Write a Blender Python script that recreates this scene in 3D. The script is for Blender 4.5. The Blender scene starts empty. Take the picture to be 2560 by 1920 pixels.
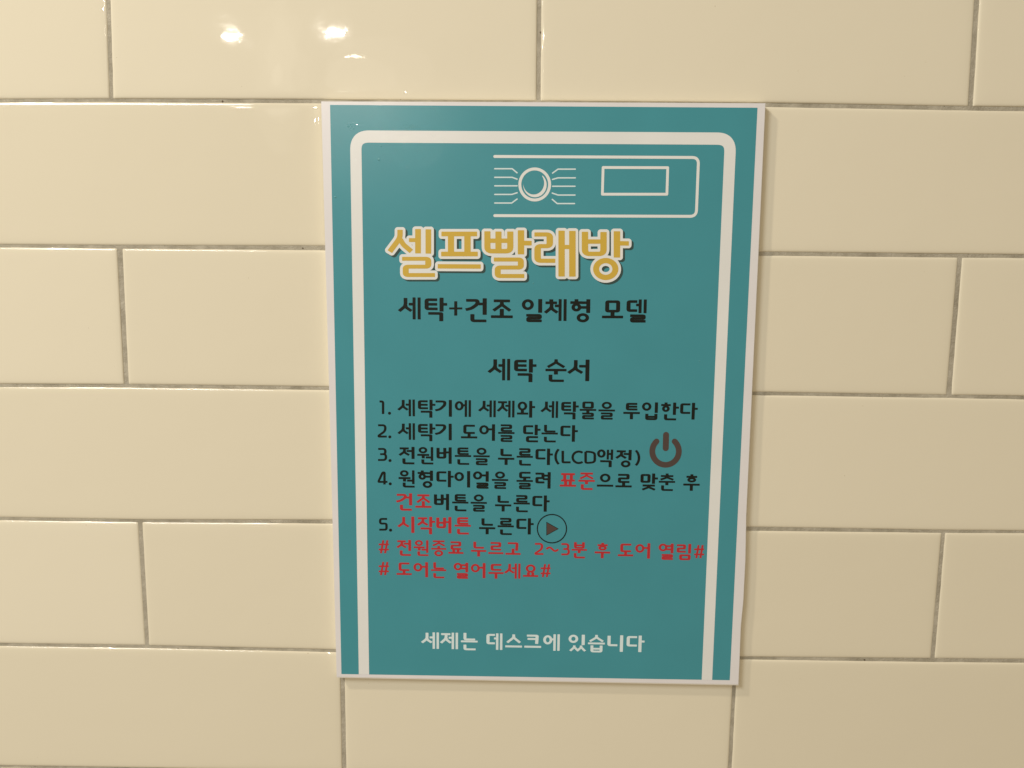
# -*- coding: utf-8 -*-
# A laundry-room instruction poster on a cream tiled wall.  Units: metres.
# Wall plane is y = 0 (X to the right, Z up, the room on the -Y side).
import bpy, math, random
from mathutils import Vector, Matrix
from mathutils.geometry import delaunay_2d_cdt

scene = bpy.context.scene
col = scene.collection

# ------------------------------------------------------------------ camera
CAM_F = 2000.0 / 2560.0                    # focal length / picture width
CAM_LOC = Vector((0.292129, -0.584445, -0.123583))
RW = Matrix(((0.999861, -0.009548, 0.013684),      # camera axes in (right, up, out of wall)
             (0.007718, 0.991736, 0.128064),
             (-0.014793, -0.127941, 0.991671)))
TO_WORLD = Matrix(((1, 0, 0), (0, 0, -1), (0, 1, 0)))
CAM_R = TO_WORLD @ RW
cam = bpy.data.cameras.new('camera')
cam.sensor_width = 36.0
cam.lens = 36.0 * CAM_F
cam.clip_start = 0.01
cam.clip_end = 50
cam_ob = bpy.data.objects.new('camera', cam)
col.objects.link(cam_ob)
cam_ob.matrix_world = Matrix.Translation(CAM_LOC) @ CAM_R.to_4x4()
scene.camera = cam_ob

scene.view_settings.view_transform = 'Standard'
scene.view_settings.look = 'None'
scene.view_settings.exposure = 0.18
scene.view_settings.gamma = 1.0

# ------------------------------------------------------------------ light
world = bpy.data.worlds.new('World')
scene.world = world
world.use_nodes = True
bg = world.node_tree.nodes['Background']
bg.inputs['Color'].default_value = (1.0, 0.79, 0.50, 1)
bg.inputs['Strength'].default_value = 0.235


def view_ray(px, py):
    return (CAM_R @ Vector(((px - 1280) / 2000.0, -(py - 960) / 2000.0, -1))).normalized()


def survey(px, py, z=0.0):
    """point on the wall plane (or a plane z metres in front of it) -> (x, height)"""
    d = view_ray(px, py)
    t = (-z - CAM_LOC.y) / d.y
    p = CAM_LOC + d * t
    return (p.x, p.z)


def downlight(name, loc, size, power, color=(1.0, 0.88, 0.71), aim=None, spread=math.pi, size_y=None):
    l = bpy.data.lights.new(name, 'AREA')
    l.shape = 'ELLIPSE' if size_y else 'DISK'
    l.size = size
    if size_y:
        l.size_y = size_y
    l.energy = power
    l.color = color
    l.spread = spread
    o = bpy.data.objects.new(name, l)
    col.objects.link(o)
    o.location = loc
    d = (Vector(aim) - Vector(loc)) if aim else Vector((0, 0, -1))
    o.rotation_euler = d.to_track_quat('-Z', 'Y').to_euler()
    return o


def mirrored(px, py, ceil):
    """where a ceiling lamp hangs whose mirror image in the glaze stands at (px, py)"""
    x, z = survey(px, py)
    d = view_ray(px, py)
    r = Vector((d.x, -d.y, d.z))
    t = (ceil - z) / r.z
    return (x + r.x * t, r.y * t, ceil)


CEIL = 1.05
downlight('ceiling_downlight', mirrored(838, 68, CEIL), 0.115, 54, color=(1.0, .93, .82))
downlight('ceiling_downlight', mirrored(575, 72, CEIL), 0.07, 8, color=(1.0, .93, .82))
downlight('ceiling_downlight', mirrored(888, 143, CEIL), 0.10, 0.7)
downlight('ceiling_downlight', mirrored(1020, 318, CEIL), 0.08, 6, color=(1.0, .93, .82))
downlight('ceiling_downlight', mirrored(876, 315, CEIL), 0.08, 3, color=(1.0, .93, .82))
# dim unseen lamps added to put faint sheens in the glaze
for px_, py_, sx_, sy_, pw_ in ((700, 190, .34, .9, .22), (705, 175, .22, .6, .12), (695, 200, .12, .3, .05), (950, 200, .62, .5, .22), (900, 215, .4, .34, .12)):
    lo = mirrored(px_, py_, CEIL)
    downlight('added_sheen_lamp', lo, sx_, pw_, color=(1.0, .90, .74), aim=(lo[0] * .2, 0, 0), size_y=sy_)
# soft fill lamp added above and to the left, in place of ceiling bounce
downlight('added_fill_lamp', (-1.05, -1.75, 1.20), 0.9, 28, color=(0.88, 0.935, 0.985), aim=(0.0, 0, -0.1), size_y=0.8)
# nearest downlight, up to the left, close to the wall: throws the poster's shadow right and down
downlight('ceiling_downlight', (-0.95, -0.82, 1.25), 0.10, 12, aim=(0.2, 0, -0.1))

# ------------------------------------------------------------------ materials


def mat(name, color, rough=0.5, spec=0.5, **kw):
    m = bpy.data.materials.new(name)
    m.use_nodes = True
    nt = m.node_tree
    b = nt.nodes['Principled BSDF']
    b.inputs['Base Color'].default_value = (*color, 1)
    b.inputs['Roughness'].default_value = rough
    b.inputs['Specular IOR Level'].default_value = spec
    return m, nt, b


def node(nt, kind, **kw):
    n = nt.nodes.new(kind)
    for k, v in kw.items():
        if k in n.inputs:
            n.inputs[k].default_value = v
        else:
            setattr(n, k, v)
    return n


def pos(nt):
    return nt.nodes.new('ShaderNodeNewGeometry').outputs['Position']


def noise(nt, vec, scale, detail=2.0, rough=0.5):
    n = nt.nodes.new('ShaderNodeTexNoise')
    n.inputs['Scale'].default_value = scale
    n.inputs['Detail'].default_value = detail
    n.inputs['Roughness'].default_value = rough
    nt.links.new(vec, n.inputs['Vector'])
    return n.outputs['Fac']


def bump(nt, h, strength, dist, prev=None):
    n = nt.nodes.new('ShaderNodeBump')
    n.inputs['Strength'].default_value = strength
    n.inputs['Distance'].default_value = dist
    nt.links.new(h, n.inputs['Height'])
    if prev:
        nt.links.new(prev, n.inputs['Normal'])
    return n.outputs['Normal']


def ramp(nt, fac, c0, c1, p0=0.0, p1=1.0):
    r = nt.nodes.new('ShaderNodeValToRGB')
    r.color_ramp.elements[0].position = p0
    r.color_ramp.elements[1].position = p1
    r.color_ramp.elements[0].color = (*c0, 1)
    r.color_ramp.elements[1].color = (*c1, 1)
    nt.links.new(fac, r.inputs['Fac'])
    return r.outputs['Color']


# glazed cream tile: slightly wavy glaze, faint tone drift, rare pin specks
M_TILE, nt, b = mat('cream_glaze', (.78, .72, .56), 0.022)
P = pos(nt)
oi = nt.nodes.new('ShaderNodeObjectInfo')
tone = nt.nodes.new('ShaderNodeMixRGB')
tone.inputs[1].default_value = (.800, .728, .560, 1)
tone.inputs[2].default_value = (.842, .770, .602, 1)
nt.links.new(oi.outputs['Random'], tone.inputs[0])
speck = ramp(nt, noise(nt, P, 420, 1), (1, 1, 1), (.62, .55, .42), .80, .84)
mul = nt.nodes.new('ShaderNodeMixRGB'); mul.blend_type = 'MULTIPLY'; mul.inputs[0].default_value = 1
nt.links.new(tone.outputs[0], mul.inputs[1]); nt.links.new(speck, mul.inputs[2])
nt.links.new(mul.outputs[0], b.inputs['Base Color'])
n1 = bump(nt, noise(nt, P, 14, 2, .55), 0.45, .0009)
n2 = bump(nt, noise(nt, P, 90, 2), 0.30, .00008, n1)
nt.links.new(n2, b.inputs['Normal'])

# grout: rough greyish beige, dirty patches, pinholes
M_GROUT, nt, b = mat('grey_beige_grout', (.36, .31, .22), 0.9, .2)
P = pos(nt)
c1 = ramp(nt, noise(nt, P, 60, 5, .7), (.36, .32, .24), (.55, .50, .395), .34, .66)
pin = ramp(nt, noise(nt, P, 240, 1), (1, 1, 1), (.25, .2, .15), .77, .80)
mul = nt.nodes.new('ShaderNodeMixRGB'); mul.blend_type = 'MULTIPLY'; mul.inputs[0].default_value = 1
nt.links.new(c1, mul.inputs[1]); nt.links.new(pin, mul.inputs[2])
nt.links.new(mul.outputs[0], b.inputs['Base Color'])
nt.links.new(bump(nt, noise(nt, P, 700, 4, .7), 0.9, .0009), b.inputs['Normal'])


def laminate(name, color, rough=0.28, spec=.46):
    """printed ink under one sheet of laminate: fine orange peel, a few trapped bubbles"""
    m, nt, b = mat(name, color, rough, spec)
    P = pos(nt)
    nz = noise(nt, P, 26, 2)
    v = nt.nodes.new('ShaderNodeMixRGB')
    v.blend_type = 'MIX'
    v.inputs[1].default_value = (*[c * .95 for c in color], 1)
    v.inputs[2].default_value = (*[min(1, c * 1.05) for c in color], 1)
    nt.links.new(nz, v.inputs[0])
    nt.links.new(v.outputs[0], b.inputs['Base Color'])
    wave = bump(nt, noise(nt, P, 7, 1.5), 0.8, .0012)
    nt.links.new(bump(nt, noise(nt, P, 900, 2), 0.3, .00006, wave), b.inputs['Normal'])
    # clear film on top: tiny trapped bubbles break its mirror image up
    vo = nt.nodes.new('ShaderNodeTexVoronoi')
    vo.inputs['Scale'].default_value = 420
    nt.links.new(P, vo.inputs['Vector'])
    b.inputs['Coat Weight'].default_value = 0.18
    b.inputs['Coat Roughness'].default_value = 0.04
    nt.links.new(bump(nt, vo.outputs['Distance'], 0.30, .00020), b.inputs['Coat Normal'])
    return m


M_PAPER = laminate('white_margin_paper', (.81, .78, .78))
M_TEAL = laminate('teal_ink', (.060, .300, .352))
M_LINE = laminate('off_white_ink', (.82, .82, .79))
M_PALE = laminate('pale_blue_ink', (.72, .84, .85))
M_YELL = laminate('mustard_ink', (.66, .44, .065))
M_SHAD = laminate('dark_shadow_ink', (.035, .075, .07))
M_BLACK = laminate('black_ink', (.003, .007, .006))
M_RED = laminate('red_ink', (.50, .026, .034))
M_BROWN = laminate('brown_grey_ink', (.085, .058, .052))
M_FILM, nt, b = mat('clear_film_over_teal', (.09, .33, .36), .06, .8)
M_CORE, nt, b = mat('foam_board_core', (.85, .80, .70), .6)

# ------------------------------------------------------------------ helpers


def link(name, me, parent=None, m=None, **props):
    o = bpy.data.objects.new(name, me)
    col.objects.link(o)
    if parent:
        o.parent = parent
    if m:
        me.materials.append(m)
    for k, v in props.items():
        o[k] = v
    return o


def W3(p, z):
    return (p[0], -z, p[1])


# ------------------------------------------------------------------ the tiled wall
wall = bpy.data.objects.new('wall', None)
col.objects.link(wall)
wall['kind'] = 'structure'

# joint edges as surveyed: (position along the joint, upper edge, lower edge)
HJ = [
    [(-700, -125, -118), (0, -125, -118), (1280, -112, -104), (2560, -98, -90), (3300, -90, -82)],
    [(-700, 249, 256), (0, 248, 254.6), (276, 246.8, 253.5), (540, 247.5, 255.5), (801, 248.5, 256.8), (1347, 252, 260), (1914, 256.6, 265.6), (2427, 265.8, 275.0), (2560, 266.8, 276.6), (3300, 274, 284)],
    [(-700, 606, 612), (0, 612, 617.6), (298, 614, 620.3), (812, 615.3, 625.3), (1895, 629.8, 638.3), (2400, 635, 643.3), (2560, 636.6, 644.8), (3300, 644, 652)],
    [(-700, 955, 961), (0, 960.5, 967), (315, 962, 968.4), (823, 967.6, 975.3), (1878, 980.6, 987.4), (2375, 988.4, 995), (2560, 990.6, 998.4), (3300, 999, 1006)],
    [(-700, 1288, 1294), (0, 1294.8, 1301), (350, 1300.6, 1305.6), (831, 1301.4, 1309.2), (1865, 1318.6, 1327.4), (2360, 1326.6, 1332.6), (2560, 1328, 1333.6), (3300, 1337, 1343)],
    [(-700, 1600, 1606), (0, 1609.8, 1615.6), (366, 1615.2, 1621), (837, 1625.4, 1631), (1850, 1643.4, 1649.4), (2333, 1648, 1656.2), (2560, 1649.8, 1657.8), (3300, 1660, 1668)],
    [(-700, 1906, 1912), (0, 1915.4, 1921), (1280, 1935, 1941), (2560, 1955, 1962), (3300, 1966, 1973)],
    [(-700, 2194, 2200), (0, 2200, 2206), (1280, 2220, 2226), (2560, 2240, 2246), (3300, 2250, 2256)],
]
# vertical joints of every course: (x left, x right) at the top and at the bottom of the course
VJ = [
    [((-812, -804), (-794, -786)), ((262.4, 270.2), (273.5, 281.5)), ((1344.6, 1353.6), (1341.9, 1351.2)), ((2444.8, 2455.4), (2422.6, 2432.9)), ((3530, 3540), (3495, 3505))],
    [((-270, -263), (-255, -248)), ((806, 813), (816, 823)), ((1882, 1890), (1869, 1877)), ((2975, 2983), (2945, 2953))],
    [((-760, -752), (-735, -727)), ((292.2, 303.4), (310.2, 319.4)), ((1341, 1349), (1341, 1349)), ((2397.2, 2406), (2368.4, 2379)), ((3450, 3458), (3415, 3423))],
    [((-205, -198), (-180, -173)), ((829, 837), (838, 846)), ((1861, 1869), (1853, 1861)), ((2890, 2898), (2860, 2868))],
    [((-680, -672), (-655, -647)), ((344.8, 353.6), (363.4, 371.0)), ((1342, 1350), (1342, 1350)), ((2356.2, 2364), (2329.2, 2336.6)), ((3360, 3368), (3330, 3338))],
    [((-150, -143), (-128, -121)), ((850.2, 858.6), (855.9, 864.4)), ((1836.4, 1843.2), (1820.6, 1828.2)), ((2815, 2823), (2788, 2796))],
    [((-620, -612), (-600, -592)), ((386, 394), (402, 410)), ((1342, 1350), (1342, 1350)), ((2300, 2308), (2276, 2284)), ((3270, 3278), (3240, 3248))],
]


def lerp_joint(j, x, k):
    for a, b_ in zip(j, j[1:]):
        if x <= b_[0]:
            t = (x - a[0]) / (b_[0] - a[0])
            return a[k] + (b_[k] - a[k]) * t
    a, b_ = j[-2:]
    t = (x - a[0]) / (b_[0] - a[0])
    return a[k] + (b_[k] - a[k]) * t


PROFILE = [(0.0, -0.0030), (0.00005, -0.0016), (0.00022, -0.00085), (0.0006, -0.00050), (0.0012, -0.00027),
           (0.0022, -0.00016), (0.0036, -0.00008), (0.0060, -0.00002), (0.011, 0.0)]


def tile_mesh(name, TLc, TRc, BLc, BRc, topc, botc, rnd):
    """one pressed tile: outline samples follow the surveyed joints, edges rolled over"""
    nx, nz = 26, 10
    # outline (counter-clockwise seen from the room), in wall metres
    def edge(f, n):
        return [f(i / n) for i in range(n)]
    tilt = (rnd.uniform(-.0004, .0004), rnd.uniform(-.00025, .00025))
    cup = rnd.uniform(.00003, .00012)
    off = rnd.uniform(-.00015, 0)
    us = [i / nx for i in range(nx + 1)]
    vs = [i / nz for i in range(nz + 1)]
    # bilinear patch with curved top and bottom
    def S(u, v):
        top = topc(u); bot = botc(u)
        return (top[0] * (1 - v) + bot[0] * v, top[1] * (1 - v) + bot[1] * v)
    w = (Vector(S(1, .5)) - Vector(S(0, .5))).length
    h = (Vector(S(.5, 1)) - Vector(S(.5, 0))).length
    rows_u = [p[0] / w for p in PROFILE]
    rows_v = [p[0] / h for p in PROFILE]
    U = rows_u + [rows_u[-1] + (1 - 2 * rows_u[-1]) * i / nx for i in range(1, nx)] + [1 - r for r in reversed(rows_u)]
    V = rows_v + [rows_v[-1] + (1 - 2 * rows_v[-1]) * i / nz for i in range(1, nz)] + [1 - r for r in reversed(rows_v)]
    def drop(d):
        for (a, za), (b2, zb) in zip(PROFILE, PROFILE[1:]):
            if d <= b2 + 1e-9:
                return za + (zb - za) * (d - a) / (b2 - a)
        return 0.0
    verts, faces = [], []
    R = 0.0012
    for v in V:
        for u in U:
            du = min(u, 1 - u) * w
            dv = min(v, 1 - v) * h
            x, y = S(u, v)
            z = -math.hypot(drop(du), drop(dv))
            z = max(z, -0.0032)
            z += off + tilt[0] * (u - .5) + tilt[1] * (v - .5) - cup * (2 * u - 1) ** 2
            # corners slightly rounded in plan
            if du < R and dv < R:
                k = math.hypot(R - du, R - dv) / R
                if k > 1:
                    cx = (R - du) / k; cy = (R - dv) / k
                    x += ((R - du) - cx) * (1 if u < .5 else -1)
                    y -= ((R - dv) - cy) * (1 if v < .5 else -1)
            # tiny irregularity of the pressed edge
            if du < .0004 and .01 < v < .99:
                x += rnd.gauss(0, .00006)
            if dv < .0004 and .01 < u < .99:
                y += rnd.gauss(0, .00006)
            verts.append(W3((x, y), z))
    m = len(U)
    for j in range(len(V) - 1):
        for i in range(m - 1):
            a = j * m + i
            faces.append((a, a + m, a + m + 1, a + 1))
    me = bpy.data.meshes.new(name)
    me.from_pydata(verts, [], faces)
    for p in me.polygons:
        p.use_smooth = True
    me.update()
    return me


rnd = random.Random(11)
for r in range(len(VJ)):
    tj, bj = HJ[r], HJ[r + 1]
    for c in range(len(VJ[r]) - 1):
        (l0, l1), (m0, m1) = VJ[r][c]
        (r0, r1), (s0, s1) = VJ[r][c + 1]
        xTL, xTR, xBL, xBR = l1, r0, m1, s0

        def topc(u, a=xTL, b_=xTR, j=tj):
            x = a + (b_ - a) * u
            return survey(x, lerp_joint(j, x, 2))

        def botc(u, a=xBL, b_=xBR, j=bj):
            x = a + (b_ - a) * u
            return survey(x, lerp_joint(j, x, 1))
        me = tile_mesh('tile', None, None, None, None, topc, botc, rnd)
        link('tile', me, wall, M_TILE)

# grout bed between the tiles (one gently uneven slab)
gx0, gx1, gz0, gz1 = -0.36, 0.98, -0.66, 0.20
gv, gf = [], []
NX, NZ = 160, 110
for j in range(NZ + 1):
    for i in range(NX + 1):
        gv.append((gx0 + (gx1 - gx0) * i / NX, 0.00100 + rnd.uniform(-.00012, .00012), gz0 + (gz1 - gz0) * j / NZ))
for j in range(NZ):
    for i in range(NX):
        a = j * (NX + 1) + i
        gf.append((a, a + 1, a + NX + 2, a + NX + 1))
me = bpy.data.meshes.new('grout')
me.from_pydata(gv, [], gf)
for p in me.polygons:
    p.use_smooth = True
link('grout', me, wall, M_GROUT)
bk = bpy.data.meshes.new('backing_wall')
bk.from_pydata([(gx0, .004, gz0), (gx1, .004, gz0), (gx1, .004, gz1), (gx0, .004, gz1),
                (gx0, .06, gz0), (gx1, .06, gz0), (gx1, .06, gz1), (gx0, .06, gz1)], [],
               [(0, 1, 2, 3), (7, 6, 5, 4), (0, 4, 5, 1), (1, 5, 6, 2), (2, 6, 7, 3), (3, 7, 4, 0)])
link('backing', bk, wall, M_GROUT)

# ------------------------------------------------------------------ the poster
ZB = 0.0062            # front of the foam board above the tile faces
LAY = 0.00006          # height of one printed layer
poster = bpy.data.objects.new('poster', None)
col.objects.link(poster)
poster.location = W3(survey(1345, 1700), 0)
bpy.context.view_layer.update()
poster['label'] = 'teal laundry instruction poster with Korean text and a washing machine drawing, stuck on cream tiles'
poster['category'] = 'poster'
PINV = Matrix.Translation(-poster.location)


def part(name, me, m, **props):
    me.transform(PINV)
    return link(name, me, poster, m, **props)


def sv(p):
    return survey(p[0], p[1], ZB)


def slab_mesh(name, outline, z0, z1, bevel=0.0):
    """prism from an outline (x, height), front at z1, back at z0"""
    n = len(outline)
    # make counter-clockwise seen from the room
    area = sum(outline[i][0] * outline[(i + 1) % n][1] - outline[(i + 1) % n][0] * outline[i][1] for i in range(n))
    if area < 0:
        outline = outline[::-1]
    v = [W3(p, z1) for p in outline] + [W3(p, z0) for p in outline]
    f = [tuple(range(n)), tuple(reversed(range(n, 2 * n)))]
    for i in range(n):
        j = (i + 1) % n
        f.append((i, i + n, j + n, j))
    me = bpy.data.meshes.new(name)
    me.from_pydata(v, [], f)
    return me


# --- polygon union through a constrained triangulation
def union_mesh(name, polys, z, clean=1e-6):
    """exact union of (possibly overlapping) simple polygons, given in metres"""
    S_ = 1000.0
    vs, fs, idx = [], [], 0
    for p in polys:
        a = sum(p[i][0] * p[(i + 1) % len(p)][1] - p[(i + 1) % len(p)][0] * p[i][1] for i in range(len(p)))
        if abs(a) < 1e-12:
            continue
        if a < 0:
            p = p[::-1]
        vs += [Vector((q[0] * S_, q[1] * S_)) for q in p]
        fs.append(list(range(idx, idx + len(p))))
        idx += len(p)
    out = delaunay_2d_cdt(vs, [], fs, 0, 1e-5, True)
    me = bpy.data.meshes.new(name)
    tv = out[0]
    tf = [f for f, src in zip(out[2], out[5]) if len(src)]     # only triangles covered by an input shape
    me.from_pydata([W3((q[0] / S_, q[1] / S_), z) for q in tv], [], [tuple(f) for f in tf])
    # front faces look into the room (-Y)
    me.update()
    bad = [p.index for p in me.polygons if p.normal.y > 0]
    if bad:
        me.flip_normals() if len(bad) > len(me.polygons) / 2 else None
    return me


def fillet(pts, r, n=6):
    """round the inner corners of an open polyline"""
    if r <= 0 or len(pts) < 3:
        return list(pts)
    out = [pts[0]]
    for a, b_, c in zip(pts, pts[1:], pts[2:]):
        A, B, C = Vector(a), Vector(b_), Vector(c)
        u = (A - B); w = (C - B)
        lu, lw = u.length, w.length
        if lu < 1e-9 or lw < 1e-9:
            continue
        k = min(r, lu * .48, lw * .48)
        p0 = B + u / lu * k
        p1 = B + w / lw * k
        for i in range(n + 1):
            t = i / n
            q = p0 * (1 - t) ** 2 + B * 2 * t * (1 - t) + p1 * t * t
            out.append((q.x, q.y))
    out.append(pts[-1])
    return out


def stroke(pts, w, h=None, cap='butt', closed=False, soft=.18):
    """polygons (one quad per segment + round joins) of a broad-nib stroke:
       w = thickness of upright strokes, h = thickness of level strokes"""
    h = h or w
    rx, ry = w / 2, h / 2
    P_ = [(p[0] / rx, p[1] / ry) for p in pts]
    if closed:
        P_ = P_ + [P_[0]]
    polys = []
    n = len(P_)
    for i in range(n - 1):
        a, b_ = Vector(P_[i]), Vector(P_[i + 1])
        d = b_ - a
        L = d.length
        if L < 1e-6:
            continue
        d /= L
        nn = Vector((-d.y, d.x))
        s0 = (i == 0 and not closed and cap == 'butt')
        s1 = (i == n - 2 and not closed and cap == 'butt')
        q = []
        s = min(soft, L * .4)
        if s0:
            q += [a - nn * (1 - s), a - nn + d * s]
        else:
            q += [a - nn]
        if s1:
            q += [b_ - nn - d * s, b_ - nn * (1 - s), b_ + nn * (1 - s), b_ + nn - d * s]
        else:
            q += [b_ - nn, b_ + nn]
        if s0:
            q += [a + nn + d * s, a + nn * (1 - s)]
        else:
            q += [a + nn]
        polys.append([(k.x * rx, k.y * ry) for k in q])
    lo, hi = (0, n) if (cap == 'round' or closed) else (1, n - 1)
    for i in range(lo, hi):
        if 0 < i < n - 1:
            d0 = (Vector(P_[i]) - Vector(P_[i - 1])); d1 = (Vector(P_[i + 1]) - Vector(P_[i]))
            if d0.length > 0 and d1.length > 0 and d0.angle(d1) < .02:
                continue
        k = 16
        polys.append([((P_[i][0] + math.cos(2 * math.pi * j / k)) * rx, (P_[i][1] + math.sin(2 * math.pi * j / k)) * ry) for j in range(k)])
    return polys


def arc(cx, cy, rx, ry, a0, a1, n=28):
    return [(cx + rx * math.cos(math.radians(a0 + (a1 - a0) * i / n)), cy + ry * math.sin(math.radians(a0 + (a1 - a0) * i / n))) for i in range(n + 1)]


def ring(cx, cy, rx, ry, w, h, n=36):
    """annulus as wedge quads; w, h = thickness left/right and top/bottom"""
    out = []
    for i in range(n):
        a, b_ = 2 * math.pi * i / n, 2 * math.pi * (i + 1) / n
        out.append([(cx + rx * math.cos(a), cy + ry * math.sin(a)), (cx + rx * math.cos(b_), cy + ry * math.sin(b_)),
                    (cx + (rx - w) * math.cos(b_), cy + (ry - h) * math.sin(b_)), (cx + (rx - w) * math.cos(a), cy + (ry - h) * math.sin(a))])
    return out


def sv_polys(polys):
    return [[sv(q) for q in p] for p in polys]


# --- board, paper, teal field
paper_px = [(802.9, 253.5), (1345, 255.6), (1913.2, 258.2), (1888, 800), (1865.2, 1290), (1863.2, 1400), (1857.8, 1505), (1851.8, 1565),
            (1848.4, 1650), (1845.7, 1711.0), (1345, 1701.6), (841.6, 1692), (823, 980)]
paper = [sv(p) for p in paper_px]
cx = sum(p[0] for p in paper) / len(paper); cz = sum(p[1] for p in paper) / len(paper)
core = [(p[0] + (.0004 if p[0] > cx else 0.0), p[1] - (.0009 if p[1] < cz - .15 else 0.0)) for p in paper]
part('foam_board', slab_mesh('foam_board', core, 0.0003, ZB - .0004), M_CORE)
part('paper_sheet', slab_mesh('paper_sheet', paper, ZB - .0004, ZB), M_PAPER)
teal_px = [(825.1, 262.2), (1893.7, 269.4), (1824.3, 1700.4), (853.6, 1685)]
part('teal_field', union_mesh('teal_field', [[sv(p) for p in teal_px]], ZB + LAY), M_TEAL)

# --- big rounded washing-machine outline, open at the bottom edge of the print
frame = fillet([(910.0, 1685.8), (889.2, 341.2), (1826.3, 346.8), (1767.2, 1699.6)], 33, 10)
fm = [sv(p) for p in frame]
part('machine_outline', union_mesh('machine_outline', stroke(fm, .00795, .0083, cap='butt', soft=.0), ZB + 2 * LAY), M_LINE)


def px_strokes(name, paths, w, m, layer=2, cap='round', extra=()):
    polys = []
    for p in paths:
        polys += stroke([sv(q) for q in p], w, cap=cap)
    polys += list(extra)
    return part(name, union_mesh(name, polys, ZB + layer * LAY), m)


def c2(p):
    return (1180 + p[0] / 3.814, 360 + p[1] / 3.814)


panel = fillet([c2((217, 119)), c2((2160, 129)), c2((2138, 690)), c2((217, 683))], 16, 8)
px_strokes('control_panel_outline', [panel], .0020, M_LINE)
d = [c2((1250, 224)), c2((1866, 226)), c2((1858, 479)), c2((1243, 479))]
px_strokes('display_outline', [d + [d[0]]], .0019, M_LINE)
ringp = sv_polys(ring(*c2((598, 386)), 156 / 3.814, 162 / 3.814, 28 / 3.814, 28 / 3.814, 48))
part('dial_ring', union_mesh('dial_ring', ringp, ZB + 2 * LAY), M_LINE)
outer = arc(600, 390, 112, 118, 182, -48, 30)
inner = arc(588, 372, 100, 110, -38, 172, 30)
part('dial_highlight', union_mesh('dial_highlight', [[sv(c2(p)) for p in outer + inner]], ZB + 2 * LAY), M_LINE)
for pts in [[(217, 236), (383, 236), (430, 275)], [(217, 318), (383, 318), (430, 335)], [(217, 399), (430, 399)], [(217, 481), (380, 481), (430, 465)],
            [(217, 563), (378, 563), (430, 525)], [(985, 240), (820, 240), (768, 278)], [(985, 323), (820, 323), (768, 338)], [(982, 403), (768, 403)],
            [(982, 487), (820, 487), (765, 468)], [(978, 568), (812, 568), (765, 528)]]:
    px_strokes('dial_mark', [[c2(p) for p in pts]], .00092, M_PALE)

# --- hangul lettering -----------------------------------------------------
# every syllable is composed of its letters inside a 235-unit cell (y down)
VW, HW = 39.5, 26     # thickness of uprights and of level strokes
CHO = 'ㄱㄲㄴㄷㄸㄹㅁㅂㅃㅅㅆㅇㅈㅉㅊㅋㅌㅍㅎ'
JUNG = 'ㅏㅐㅑㅒㅓㅔㅕㅖㅗㅘㅙㅚㅛㅜㅝㅞㅟㅠㅡㅢㅣ'
JONG = ['', 'ㄱ', 'ㄲ', 'ㄳ', 'ㄴ', 'ㄵ', 'ㄶ', 'ㄷ', 'ㄹ', 'ㄺ', 'ㄻ', 'ㄼ', 'ㄽ', 'ㄾ', 'ㄿ', 'ㅀ', 'ㅁ', 'ㅂ', 'ㅄ', 'ㅅ', 'ㅆ', 'ㅇ', 'ㅈ', 'ㅊ', 'ㅋ', 'ㅌ', 'ㅍ', 'ㅎ']


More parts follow.
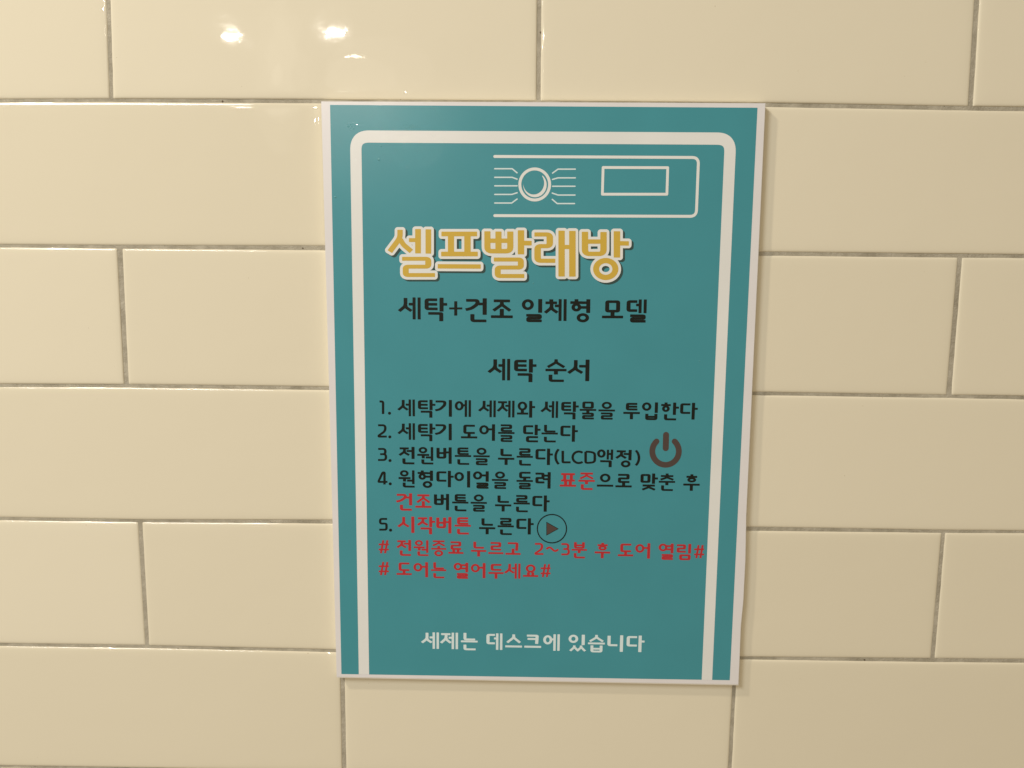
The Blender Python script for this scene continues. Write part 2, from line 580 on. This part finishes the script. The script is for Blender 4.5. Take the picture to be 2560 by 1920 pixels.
def cons(j, x0, y0, x1, y1, k=1.0, mode='side'):
    """strokes of a consonant filling the outer box"""
    w, h = VW * k, HW * k
    a, b_, c, d_ = x0 + w / 2, y0 + h / 2, x1 - w / 2, y1 - h / 2
    my = (b_ + d_) / 2
    mx = (x0 + x1) / 2
    o = []
    S = lambda pts, r=13, **kw: o.extend(stroke(fillet(pts, r, 3), w, h, **kw))
    if j == 'ㄱ':
        if mode == 'side':
            S([(x0, b_), (c, b_), (c, b_ + (d_ - b_) * .38), (x0 + (x1 - x0) * .40, d_ - 12), (x0 - 4, d_)], 26)
        elif mode == 'top':
            S([(x0, b_), (c, b_), (c - 6, y1)], 10)
        else:
            S([(x0, b_), (c, b_), (c, y1 + 6)], 3)
    elif j == 'ㄴ':
        S([(a, y0), (a, d_), (x1, d_)], 15)
    elif j == 'ㄷ':
        S([(x1, b_), (a, b_), (a, d_), (x1, d_)], 14)
    elif j == 'ㄹ':
        S([(x0, b_), (c, b_), (c, my), (a, my), (a, d_), (x1, d_)], 8)
    elif j == 'ㅁ':
        p = [(mx, b_), (c, b_), (c, d_), (a, d_), (a, b_), (mx, b_)]
        S(p, 10)
    elif j == 'ㅂ':
        S([(a, y0), (a, d_), (c, d_), (c, y0)], 14)
        S([(a, my - 2), (c, my - 2)])
    elif j in 'ㅅㅈㅊ':
        top = b_
        if j == 'ㅊ':
            o.extend(stroke([(mx, y0 - 6), (mx, y0 + 22)], w, h))
            top = b_ + 15
        if j in 'ㅈㅊ':
            S([(x0 + 6, top), (x1 - 6, top)])
        if mode == 'side':
            sx = mx + 4
            yj = top + (y1 - top) * (.5 if j == 'ㅅ' else .42)
            y0_ = y0 if j == 'ㅅ' else top
            o.extend(stroke(fillet([(sx, y0_), (sx, yj), (x0 + 4, d_)], 26, 4), w * .92, h))
            o.extend(stroke(fillet([(sx, yj - 8), (sx + 6, yj + (d_ - yj) * .3), (x1 - 2, d_ - 2)], 14, 4), w * .86, h))
        else:
            y0_ = y0 if j == 'ㅅ' else top
            o.extend(stroke(fillet([(mx, y0_), (mx - 2, y0_ + (d_ - y0_) * .40), (x0 + 4, d_)], 14, 4), w * .85, h))
            o.extend(stroke(fillet([(mx, y0_), (mx + 2, y0_ + (d_ - y0_) * .40), (x1 - 4, d_)], 14, 4), w * .85, h))
    elif j == 'ㅆ':
        q = (x1 - x0) * .5
        for s_ in (0, 1):
            X0 = x0 + s_ * q - (4 if s_ else 0)
            X1 = X0 + q + 4
            m_ = (X0 + X1) / 2
            o.extend(stroke([(m_, y0), (m_ - 2, y0 + (y1 - y0) * .3), (X0 - 4, d_)], w * .8, h * .9))
            o.extend(stroke([(m_, y0 + (y1 - y0) * .25), (X1 + 4, d_)], w * .8, h * .9))
    elif j == 'ㅇ':
        o.extend(ring(mx, (y0 + y1) / 2, (x1 - x0) / 2, (y1 - y0) / 2, w * .86, h * 1.02, 32))
    elif j == 'ㅋ':
        S([(x0, b_), (c, b_), (c - 6, y1)], 10)
        S([(x0 + 8, my - 4), (c, my - 4)])
    elif j == 'ㅌ':
        S([(x1 - 4, b_), (a, b_), (a, d_), (x1, d_)], 14)
        S([(a, my), (x1 - 4, my)])
    elif j == 'ㅍ':
        S([(x0, b_), (x1, b_)]); S([(x0, d_), (x1, d_)])
        q = (x1 - x0) * .26
        S([(x0 + q, b_), (x0 + q, d_)]); S([(x1 - q, b_), (x1 - q, d_)])
    elif j == 'ㅎ':
        o.extend(stroke([(mx, y0 - 6), (mx, y0 + 20)], w * .95, h))
        S([(x0 - 2, y0 + 27), (x1 + 2, y0 + 27)])
        o.extend(ring(mx, (y0 + 36 + y1) / 2, (x1 - x0) / 2 - 10, (y1 - y0 - 36) / 2 + 4, w * .86, h, 32))
    return o


def syllable(ch):
    i = ord(ch) - 0xAC00
    c, v, f = CHO[i // 588], JUNG[(i % 588) // 28], JONG[i % 28]
    o = []
    L = lambda pts, w=VW, h=HW, **kw: o.extend(stroke(pts, w, h, **kw))
    if v in 'ㅏㅐㅓㅔㅕㅣ':
        y_end = 213 if not f else (134 if f != 'ㄴ' else 156)
        cy1 = 147 if not f else 122
        x0 = {'ㅅ': 0, 'ㅈ': 0, 'ㅊ': 0, 'ㄱ': 4, 'ㅇ': 10, 'ㅎ': 12}.get(c, 17)
        if f and c in 'ㅅㅈㅊㄱ':
            x0 = 14 if v != 'ㅔ' else 4
        x1 = {'ㅏ': 144, 'ㅐ': 118, 'ㅓ': 142, 'ㅔ': 122, 'ㅕ': 132, 'ㅣ': 140}[v]
        if c in 'ㅅㅈㅊ' and v == 'ㅔ':
            x1 = 126
        if c == 'ㅎ':
            x1 = 132
            x0 = 16
            cy1 = 116
        cy0 = {'ㅅ': 6, 'ㅇ': 14, 'ㅎ': 6}.get(c, 8)
        if c == 'ㅇ' and not f:
            cy1 = 132
            x1 = min(x1, 132)
        if c == 'ㅇ' and f:
            cy0, cy1 = 2, 108
            x1 = min(x1, 128)
        if c in 'ㄷㄴ' and not f:
            cy1 = 142
        xt = x1
        o += cons(c, x0, cy0, x1, cy1, mode='side')
        ty = 66 if not f else 54
        if v == 'ㅏ':
            L([(182, 0), (182, y_end)]); L([(182, ty + 10), (237, ty + 10)])
        elif v == 'ㅣ':
            L([(190, 0), (190, y_end)])
        elif v == 'ㅓ':
            tx = 96 if c in 'ㅅㅈㅊ' else xt - 20
            L([(190, 0), (190, y_end)]); L([(tx + 12, ty), (190, ty)])
        elif v == 'ㅕ':
            L([(190, 0), (190, y_end)]); L([(xt - 22, ty - 20), (190, ty - 20)]); L([(xt - 22, ty + 26), (190, ty + 26)])
        elif v == 'ㅔ':
            tx = 98 if c in 'ㅅㅈㅊ' else xt - 12
            L([(150, 0), (150, y_end)], 30); L([(199, 0), (199, y_end)], 30); L([(tx, ty), (150, ty)])
        elif v == 'ㅐ':
            L([(146, 4), (146, y_end - 4)], 28); L([(197, 0), (197, y_end)], 30); L([(146, ty + 4), (197, ty + 4)])
        if f:
            fy = 146 if f != 'ㄴ' else 150
            if v in 'ㅔ':
                fy = 146
            if f == 'ㄱ':
                o += cons(f, 52, fy - 6, 199, 222, mode='final')
            elif f == 'ㅇ':
                o += cons(f, 78, 136, 200, 226, mode='top')
            elif f == 'ㅆ':
                o += cons(f, 36, 140, 212, 224, mode='top')
            elif f == 'ㅈ':
                o += cons(f, 40, 144, 208, 224, mode='top')
            else:
                o += cons(f, 54, fy, 207, 226, mode='top')
    elif v in 'ㅗㅛㅜㅡ':
        if not f:
            H = {'ㅗ': (172, 128), 'ㅛ': (172, 128), 'ㅜ': (138, 106), 'ㅡ': (166, 128)}[v]
            by, cy1 = H
            if c == 'ㅇ' and v == 'ㅡ':
                cy1 = 122
            cw = (44, 190) if c != 'ㅇ' else (50, 184)
            if c in 'ㅎ':
                cw = (52, 184)
            if c in 'ㅍ':
                cw = (30, 204)
            if c in 'ㅅㅈ':
                cw = (34, 200)
            if v == 'ㅛ' and c == 'ㅍ':
                cy1 = 118
            if v == 'ㅛ' and c == 'ㅇ':
                cy1 = 124
            o += cons(c, cw[0], 10, cw[1], cy1, mode='top')
            L([(14, by), (221, by)])
            if v == 'ㅗ':
                L([(117, cy1 - 4 if c not in 'ㄱㅅㅈㅊ' else cy1 - 30), (117, by)])
            if v == 'ㅛ':
                L([(88, cy1 - 4), (88, by)]); L([(147, cy1 - 4), (147, by)])
            if v == 'ㅜ':
                L([(117, by), (117, 218)])
        else:
            by = {'ㅗ': 118, 'ㅜ': 106, 'ㅡ': 110}[v]
            cy1 = {'ㅗ': 86, 'ㅜ': 90, 'ㅡ': 96}[v]
            if c == 'ㅇ':
                cy1 -= 4
            cw = (46, 190)
            if c in 'ㅇ':
                cw = (54, 180)
            if c in 'ㅅㅈㅊ':
                cw = (32, 202)
            o += cons(c, cw[0], 0 if c not in 'ㅊ' else 4, cw[1], cy1, .94, mode='top')
            L([(14, by), (221, by)], VW, HW * .92)
            if v == 'ㅗ':
                L([(117, cy1 - 8), (117, by)])
            if v == 'ㅜ':
                L([(117, by), (117, 150)])
            if f == 'ㅇ':
                o += cons(f, 56, 136, 178, 224, .94)
            elif f == 'ㄴ':
                o += cons(f, 46, 152, 196, 224, .94)
            else:
                o += cons(f, 46, {'ㅗ': 142, 'ㅜ': 140, 'ㅡ': 136}[v], 194, 226, .92, mode='top')
    elif v == 'ㅘ':
        o += cons(c, 18, 10, 138, 124)
        L([(78, 120), (78, 162)]); L([(10, 162), (152, 162)])
        L([(182, 0), (182, 213)]); L([(182, 78), (237, 78)])
    elif v == 'ㅝ':
        o += cons(c, 26, 0, 136, 82, .92)
        L([(8, 102), (160, 102)]); L([(84, 102), (84, 146)])
        L([(116, 134), (195, 134)]); L([(195, 0), (195, 178)], 32)
        o += cons(f, 60, 160, 212, 224, .95)
    return o


def latin(ch):
    """digits and signs; cell 235 high, returns (polys, advance)"""
    o = []
    w, h = 33.0, 26.5
    L = lambda pts, **kw: o.extend(stroke(pts, w, h, **kw))
    if ch == '1':
        L(fillet([(10, 14), (58, 14), (58, 176)], 34, 6)); adv = 96
    elif ch == '2':
        L(fillet([(6, 12), (104, 12), (104, 88), (16, 150), (16, 164), (124, 164)], 40, 8)); adv = 140
    elif ch == '3':
        L(fillet([(8, 12), (104, 12), (104, 84), (34, 84)], 34, 8)); L(fillet([(34, 84), (112, 84), (112, 164), (6, 164)], 38, 8)); adv = 140
    elif ch == '4':
        L(fillet([(92, 176), (92, 10), (66, 10), (10, 128), (10, 140), (134, 140)], 26, 6)); adv = 140
    elif ch == '5':
        L(fillet([(112, 12), (16, 12), (16, 76), (104, 76), (104, 160), (4, 160)], 26, 7)); adv = 140
    elif ch == '.':
        o.append(arc(19, 168, 18, 18, 0, 345, 23)); adv = 40
    elif ch == '#':
        for x in (52, 104):
            o.extend(stroke([(x + 12, 0), (x - 18, 168)], 26, 18))
        for y in (54, 120):
            o.extend(stroke([(6, y), (134, y)], 20, 21))
        adv = 140
    elif ch == '~':
        L([(6 + 170 * i / 16, 48 - 26 * math.sin(2 * math.pi * i / 16) * 1.1) for i in range(17)]); adv = 180
    elif ch == '+':
        o.extend(stroke([(68, 0), (68, 190)], 32, 26)); o.extend(stroke([(0, 95), (136, 95)], 32, 27)); adv = 136
    elif ch == '(':
        L(arc(118, 100, 106, 130, 232, 128, 14)); adv = 80
    elif ch == ')':
        L(arc(-48, 100, 106, 130, -52, 52, 14)); adv = 70
    elif ch == 'L':
        L(fillet([(16, 0), (16, 150), (116, 150)], 10, 3)); adv = 126
    elif ch == 'C':
        L(arc(96, 80, 82, 72, -52, -308, 24)); adv = 160
    elif ch == 'D':
        L(fillet([(16, 6), (60, 6), (132, 20), (132, 146), (60, 156), (16, 156), (16, 6)], 46, 8)); adv = 160
    return o, adv


def place(polys, p0, ex, ey):
    return [[(p0[0] + ex[0] * q[0] + ey[0] * q[1], p0[1] + ex[1] * q[0] + ey[1] * q[1]) for q in p] for p in polys]


ABOVE = 2
SPACE = 0.325


def run(text, a, b_, vs=1.0, weight=1.0):
    """hangul run between the top-left corner of its first cell and the top-right of its last (survey px)"""
    A, B = Vector(sv(a)), Vector(sv(b_))
    n = sum(SPACE if c == ' ' else 1.0 for c in text)
    pitch = (B - A).length / n
    d_ = (B - A).normalized()
    dn = Vector((d_.y, -d_.x))
    u = pitch / 235.0
    out, x = [], 0.0
    global VW, HW
    sV, sH = VW, HW
    VW, HW = VW * weight, HW * weight
    for c in text:
        if c == ' ':
            x += SPACE * pitch
            continue
        o = A + d_ * x
        out += place(syllable(c), o, d_ * u, dn * u * vs)
        x += pitch
    VW, HW = sV, sH
    return out


def glyph(ch, tl, br, weight=1.0):
    """one latin sign fitted into a surveyed box"""
    polys, adv = latin(ch)
    xs = [q[0] for p in polys for q in p]; ys = [q[1] for p in polys for q in p]
    x0, x1, y0, y1 = min(xs), max(xs), min(ys), max(ys)
    A, B, C = Vector(sv(tl)), Vector(sv((br[0], tl[1]))), Vector(sv((tl[0], br[1])))
    ex = (B - A) / (x1 - x0); ey = (C - A) / (y1 - y0)
    return place([[(q[0] - x0, q[1] - y0) for q in p] for p in polys], A, ex, ey)


def lettering(polys, m, label=None):
    me = union_mesh('lettering', polys, ZB + ABOVE * LAY)
    kw = {'label': label} if label else {}
    return part('lettering', me, m, **kw)


def K1(x, y): return (940 + x / 3.253, 540 + y / 3.253)
def K2(x, y): return (920 + x / 5.027, 980 + y / 5.027)
def K3(x, y): return (1340 + x / 5.027, 980 + y / 5.027)
def K4(x, y): return (920 + x / 5.027, 1220 + y / 5.027)
def K5(x, y): return (1340 + x / 5.027, 1220 + y / 5.027)


# subtitle and heading
lettering(run('세탁', (996.5, 743), (1117.5, 744.3)) + glyph('+', K1(595, 693), K1(702, 810)) + run('건조', (1161.5, 745.2), (1286, 746.3))
          + run('일체형 모델', (1302, 747.4), (1622.5, 748.6)), M_BLACK)
lettering(run('세탁 순서', (1221, 896.6), (1480.5, 899)), M_BLACK)
# numbered steps
lettering(glyph('1', K2(145, 106), K2(205, 276)) + glyph('.', K2(251, 248), K2(290, 285)) + run('세탁기에 세제와 세탁물을 투입한다', (994.6, 998.3), (1744.6, 1007)), M_BLACK)
lettering(glyph('2', K2(120, 405), K2(236, 572)) + glyph('.', K2(255, 545), K2(294, 582)) + run('세탁기 도어를 닫는다', (995, 1057.6), (1444.5, 1063)), M_BLACK)
lettering(glyph('3', K2(126, 703), K2(241, 866)) + glyph('.', K2(257, 842), K2(296, 880)) + run('전원버튼을 누른다', (995, 1116.6), (1382, 1121.4))
          + glyph('(', K3(230, 713), K3(297, 912)) + glyph('L', K3(320, 738), K3(435, 896)) + glyph('C', K3(445, 735), K3(592, 905))
          + glyph('D', K3(607, 738), K3(755, 902)) + run('액정', (1491, 1122.8), (1584.5, 1124.8)) + glyph(')', K3(1242, 728), K3(1310, 927)), M_BLACK)
# step 4 shares one baseline: black - red - black
def line(text, a, b_, i0, i1, **kw):
    """the slice [i0:i1] of a line that runs from a to b"""
    wd = [SPACE if c == ' ' else 1.0 for c in text]
    tot = sum(wd)
    t0, t1 = sum(wd[:i0]) / tot, sum(wd[:i1]) / tot
    f = lambda t: (a[0] + (b_[0] - a[0]) * t, a[1] + (b_[1] - a[1]) * t)
    return run(text[i0:i1], f(t0), f(t1), **kw)


T4, A4, B4 = '원형다이얼을 돌려 표준으로 맞춘 후', (994.6, 1175.2), (1753, 1185.2)
lettering(glyph('4', K2(120, 998), K2(245, 1162)) + glyph('.', K2(260, 1135), K2(299, 1172)) + line(T4, A4, B4, 0, 9), M_BLACK)
lettering(line(T4, A4, B4, 10, 12), M_RED, 'red word in the fourth step')
lettering(line(T4, A4, B4, 12, len(T4)), M_BLACK)
T5, A5, B5 = '건조버튼을 누른다', (989, 1232.8), (1374, 1238.6)
lettering(line(T5, A5, B5, 0, 2), M_RED, 'red word at the start of the line')
lettering(line(T5, A5, B5, 2, len(T5)), M_BLACK)
T6, A6, B6 = '시작버튼 누른다', (994.6, 1290.8), (1334, 1295.6)
lettering(glyph('5', K4(138, 376), K4(248, 535)) + glyph('.', K4(264, 510), K4(303, 548)), M_BLACK)
lettering(line(T6, A6, B6, 0, 4), M_RED, 'red words of the fifth step')
lettering(line(T6, A6, B6, 5, len(T6)), M_BLACK)
# red notes
lettering(glyph('#', K4(135, 655), K4(262, 820)) + run('전원종료 누르고', (989.5, 1349.2), (1304.5, 1354.4), weight=.98) + glyph('2', K4(2092, 690), K5(93, 840))
          + glyph('~', K5(122, 735), K5(288, 802)) + glyph('3', K5(318, 693), K5(426, 845)) + run('분 후 도어 열림', (1426.5, 1355), (1733, 1359.8), weight=.98)
          + glyph('#', K5(1986, 716), K5(2112, 882)), M_RED, 'red note about the door opening after two to three minutes')
lettering(glyph('#', K4(135, 928), K4(262, 1095)) + run('도어는 열어두세요', (988.5, 1404.2), (1348.5, 1409.6), weight=.98) + glyph('#', K5(58, 955), K5(182, 1120)),
          M_RED, 'red note asking to leave the door open')
lettering(run('세제는 데스크에 있습니다', (1054, 1580.3), (1611.5, 1589), weight=.98), M_PALE, 'white lettering at the foot of the poster')

# --- air bubbles trapped under the film: five single ones and two fine clusters
def domes(spots, z):
    v, f = [], []
    for (x, y, r, h) in spots:
        b0 = len(v)
        k = 10
        for q, hh in ((1.0, 0.0), (.72, .55), (.38, .9)):
            for i in range(k):
                a = 2 * math.pi * i / k
                v.append(W3((x + r * q * math.cos(a), y + r * q * math.sin(a)), z + h * hh))
        v.append(W3((x, y), z + h))
        for lv in (0, 1):
            for i in range(k):
                j = (i + 1) % k
                f.append((b0 + lv * k + i, b0 + lv * k + j, b0 + (lv + 1) * k + j, b0 + (lv + 1) * k + i))
        for i in range(k):
            f.append((b0 + 2 * k + i, b0 + 2 * k + (i + 1) % k, b0 + 3 * k))
    me = bpy.data.meshes.new('bubble')
    me.from_pydata(v, [], f)
    for p in me.polygons:
        p.use_smooth = True
    return me


for (bx, by, br) in ((953.5, 365.5, .7), (947.5, 399.5, .9), (838.5, 492.5, .8), (1333, 708, .5), (1748.5, 902.5, .5)):
    q = sv((bx, by))
    part('bubble', domes([(q[0], q[1], br * .001, br * .00030)], ZB + LAY), M_FILM)
rb_ = random.Random(5)
for (bx, by, sx_, sy_, nb_) in ((1022, 319, 19, 9, 60), (878, 314, 12, 8, 36)):
    sp = []
    for i in range(nb_):
        q = sv((bx + rb_.gauss(0, sx_ * .55), min(by + rb_.gauss(0, sy_ * .6), 325.0)))
        r_ = rb_.uniform(.00022, .0005)
        sp.append((q[0], q[1], r_, r_ * .22))
    part('bubble_cluster', domes(sp, ZB + LAY), M_FILM, kind='stuff')

# --- icons
c3 = lambda x, y: (1340 + x / 5.027, 980 + y / 5.027)
stem = stroke([sv(c3(1634, 538)), sv(c3(1630, 706))], .0044, cap='round')
bow = stroke([sv(q) for q in [c3(*p) for p in arc(1628, 745, 167, 170, -47, 227, 36)]], .00425, cap='round')
part('power_symbol', union_mesh('power_symbol', stem + bow, ZB + 2 * LAY), M_BROWN)
c5 = lambda x, y: (1340 + x / 5.027, 1220 + y / 5.027)
part('play_ring', union_mesh('play_ring', sv_polys(ring(*c5(200, 510), 190 / 5.027, 185 / 5.027, 14 / 5.027, 14 / 5.027, 64)), ZB + 3 * LAY), M_BLACK)
part('play_triangle', union_mesh('play_triangle', [[sv(c5(*p)) for p in [(130, 424), (286, 512), (130, 597)]]], ZB + 2 * LAY), M_BLACK)
part('play_triangle_fill', union_mesh('play_triangle_fill', [[sv(c5(*p)) for p in [(136, 436), (272, 512), (136, 586)]]], ZB + 3 * LAY), M_BROWN)

# --- title: hand-set strokes (thick letters with a white outline and a dark drop shadow)
def bar(x0, y0, x1, y1):
    return [(x0, y0), (x1, y0), (x1, y1), (x0, y1)]


TITLE = []                     # (polyline, thickness upright, thickness level, fillet)
def ts(pts, w=49, h=34, r=0): TITLE.append((pts, w, h, r))


# 셀
ts([(196, 112), (196, 178), (112, 290)], 44, 40, 34)
ts([(198, 190), (222, 232), (288, 288)], 42, 38, 16)
ts([(268, 196), (341, 196)], 48, 32)
ts([(342, 106), (342, 304)], 47, 34)
ts([(426, 108), (426, 306)], 46, 34)
ts([(212, 348), (425, 348), (425, 412), (242, 412), (242, 480), (480, 480)], 49, 32, 18)
# 프
ts([(532, 146), (822, 146)], 49, 38)
ts([(610, 146), (610, 308)], 50, 34)
ts([(744, 146), (744, 308)], 52, 34)
ts([(530, 309), (828, 309)], 49, 38)
ts([(502, 409), (852, 411)], 49, 36)
# 빨
ts([(906, 124), (906, 286), (1092, 286), (1092, 126)], 50, 37, 34)
ts([(996, 126), (996, 286)], 50, 34)
ts([(906, 201), (1092, 201)], 50, 36)
ts([(1179, 116), (1179, 312)], 52, 34)
ts([(1179, 220), (1266, 221)], 50, 38)
ts([(958, 354), (1178, 354), (1178, 419), (990, 419), (990, 488), (1206, 488)], 49, 33, 18)
# 래
ts([(1288, 150), (1413, 150), (1413, 245), (1314, 245), (1314, 364), (1458, 364)], 53, 34, 26)
ts([(1509, 119), (1509, 492)], 52, 34)
ts([(1597, 121), (1597, 493)], 53, 34)
ts([(1509, 252), (1597, 252)], 50, 34)
# 방
ts([(1699, 128), (1699, 308), (1850, 308), (1850, 130)], 52, 36, 36)
ts([(1699, 208), (1850, 208)], 50, 36)
ts([(1959, 124), (1959, 338)], 53, 34)
ts([(1959, 222), (2056, 223)], 50, 36)
CIRC = (1868, 431, 103, 90)


def swell(p, r, k=14):
    """convex polygon grown by r with round corners (hull of discs on its corners)"""
    pts = sorted({(round(q[0] + r * math.cos(2 * math.pi * i / k), 3), round(q[1] + r * math.sin(2 * math.pi * i / k), 3)) for q in p for i in range(k)})
    def half(ps):
        h = []
        for q in ps:
            while len(h) > 1 and (h[-1][0] - h[-2][0]) * (q[1] - h[-2][1]) - (h[-1][1] - h[-2][1]) * (q[0] - h[-2][0]) <= 0:
                h.pop()
            h.append(q)
        return h
    a, b_ = half(pts), half(pts[::-1])
    return a[:-1] + b_[:-1]


def title_polys(grow, dx=0, dy=0, cap='butt'):
    o = []
    for pts, w, h, r in TITLE:
        q = fillet(pts, r, 5)
        if grow:
            for p in stroke(q, w, h, cap='butt', soft=.12):
                o.append(swell(p, grow))
        else:
            o += stroke(q, w, h, cap='butt', soft=.12)
    cx_, cy_, rx_, ry_ = CIRC
    o += ring(cx_, cy_, rx_ + grow, ry_ + grow, 49 + 2 * grow, 43 + 2 * grow, 44)
    return [[sv(K1(q[0] + dx, q[1] + dy)) for q in p] for p in o]


part('title_shadow', union_mesh('title_shadow', title_polys(22, 17, 15), ZB + 2 * LAY), M_SHAD)
part('title_outline', union_mesh('title_outline', title_polys(22), ZB + 3 * LAY), M_LINE)
ABOVE = 4
lettering(title_polys(0), M_YELL, 'mustard yellow title lettering')
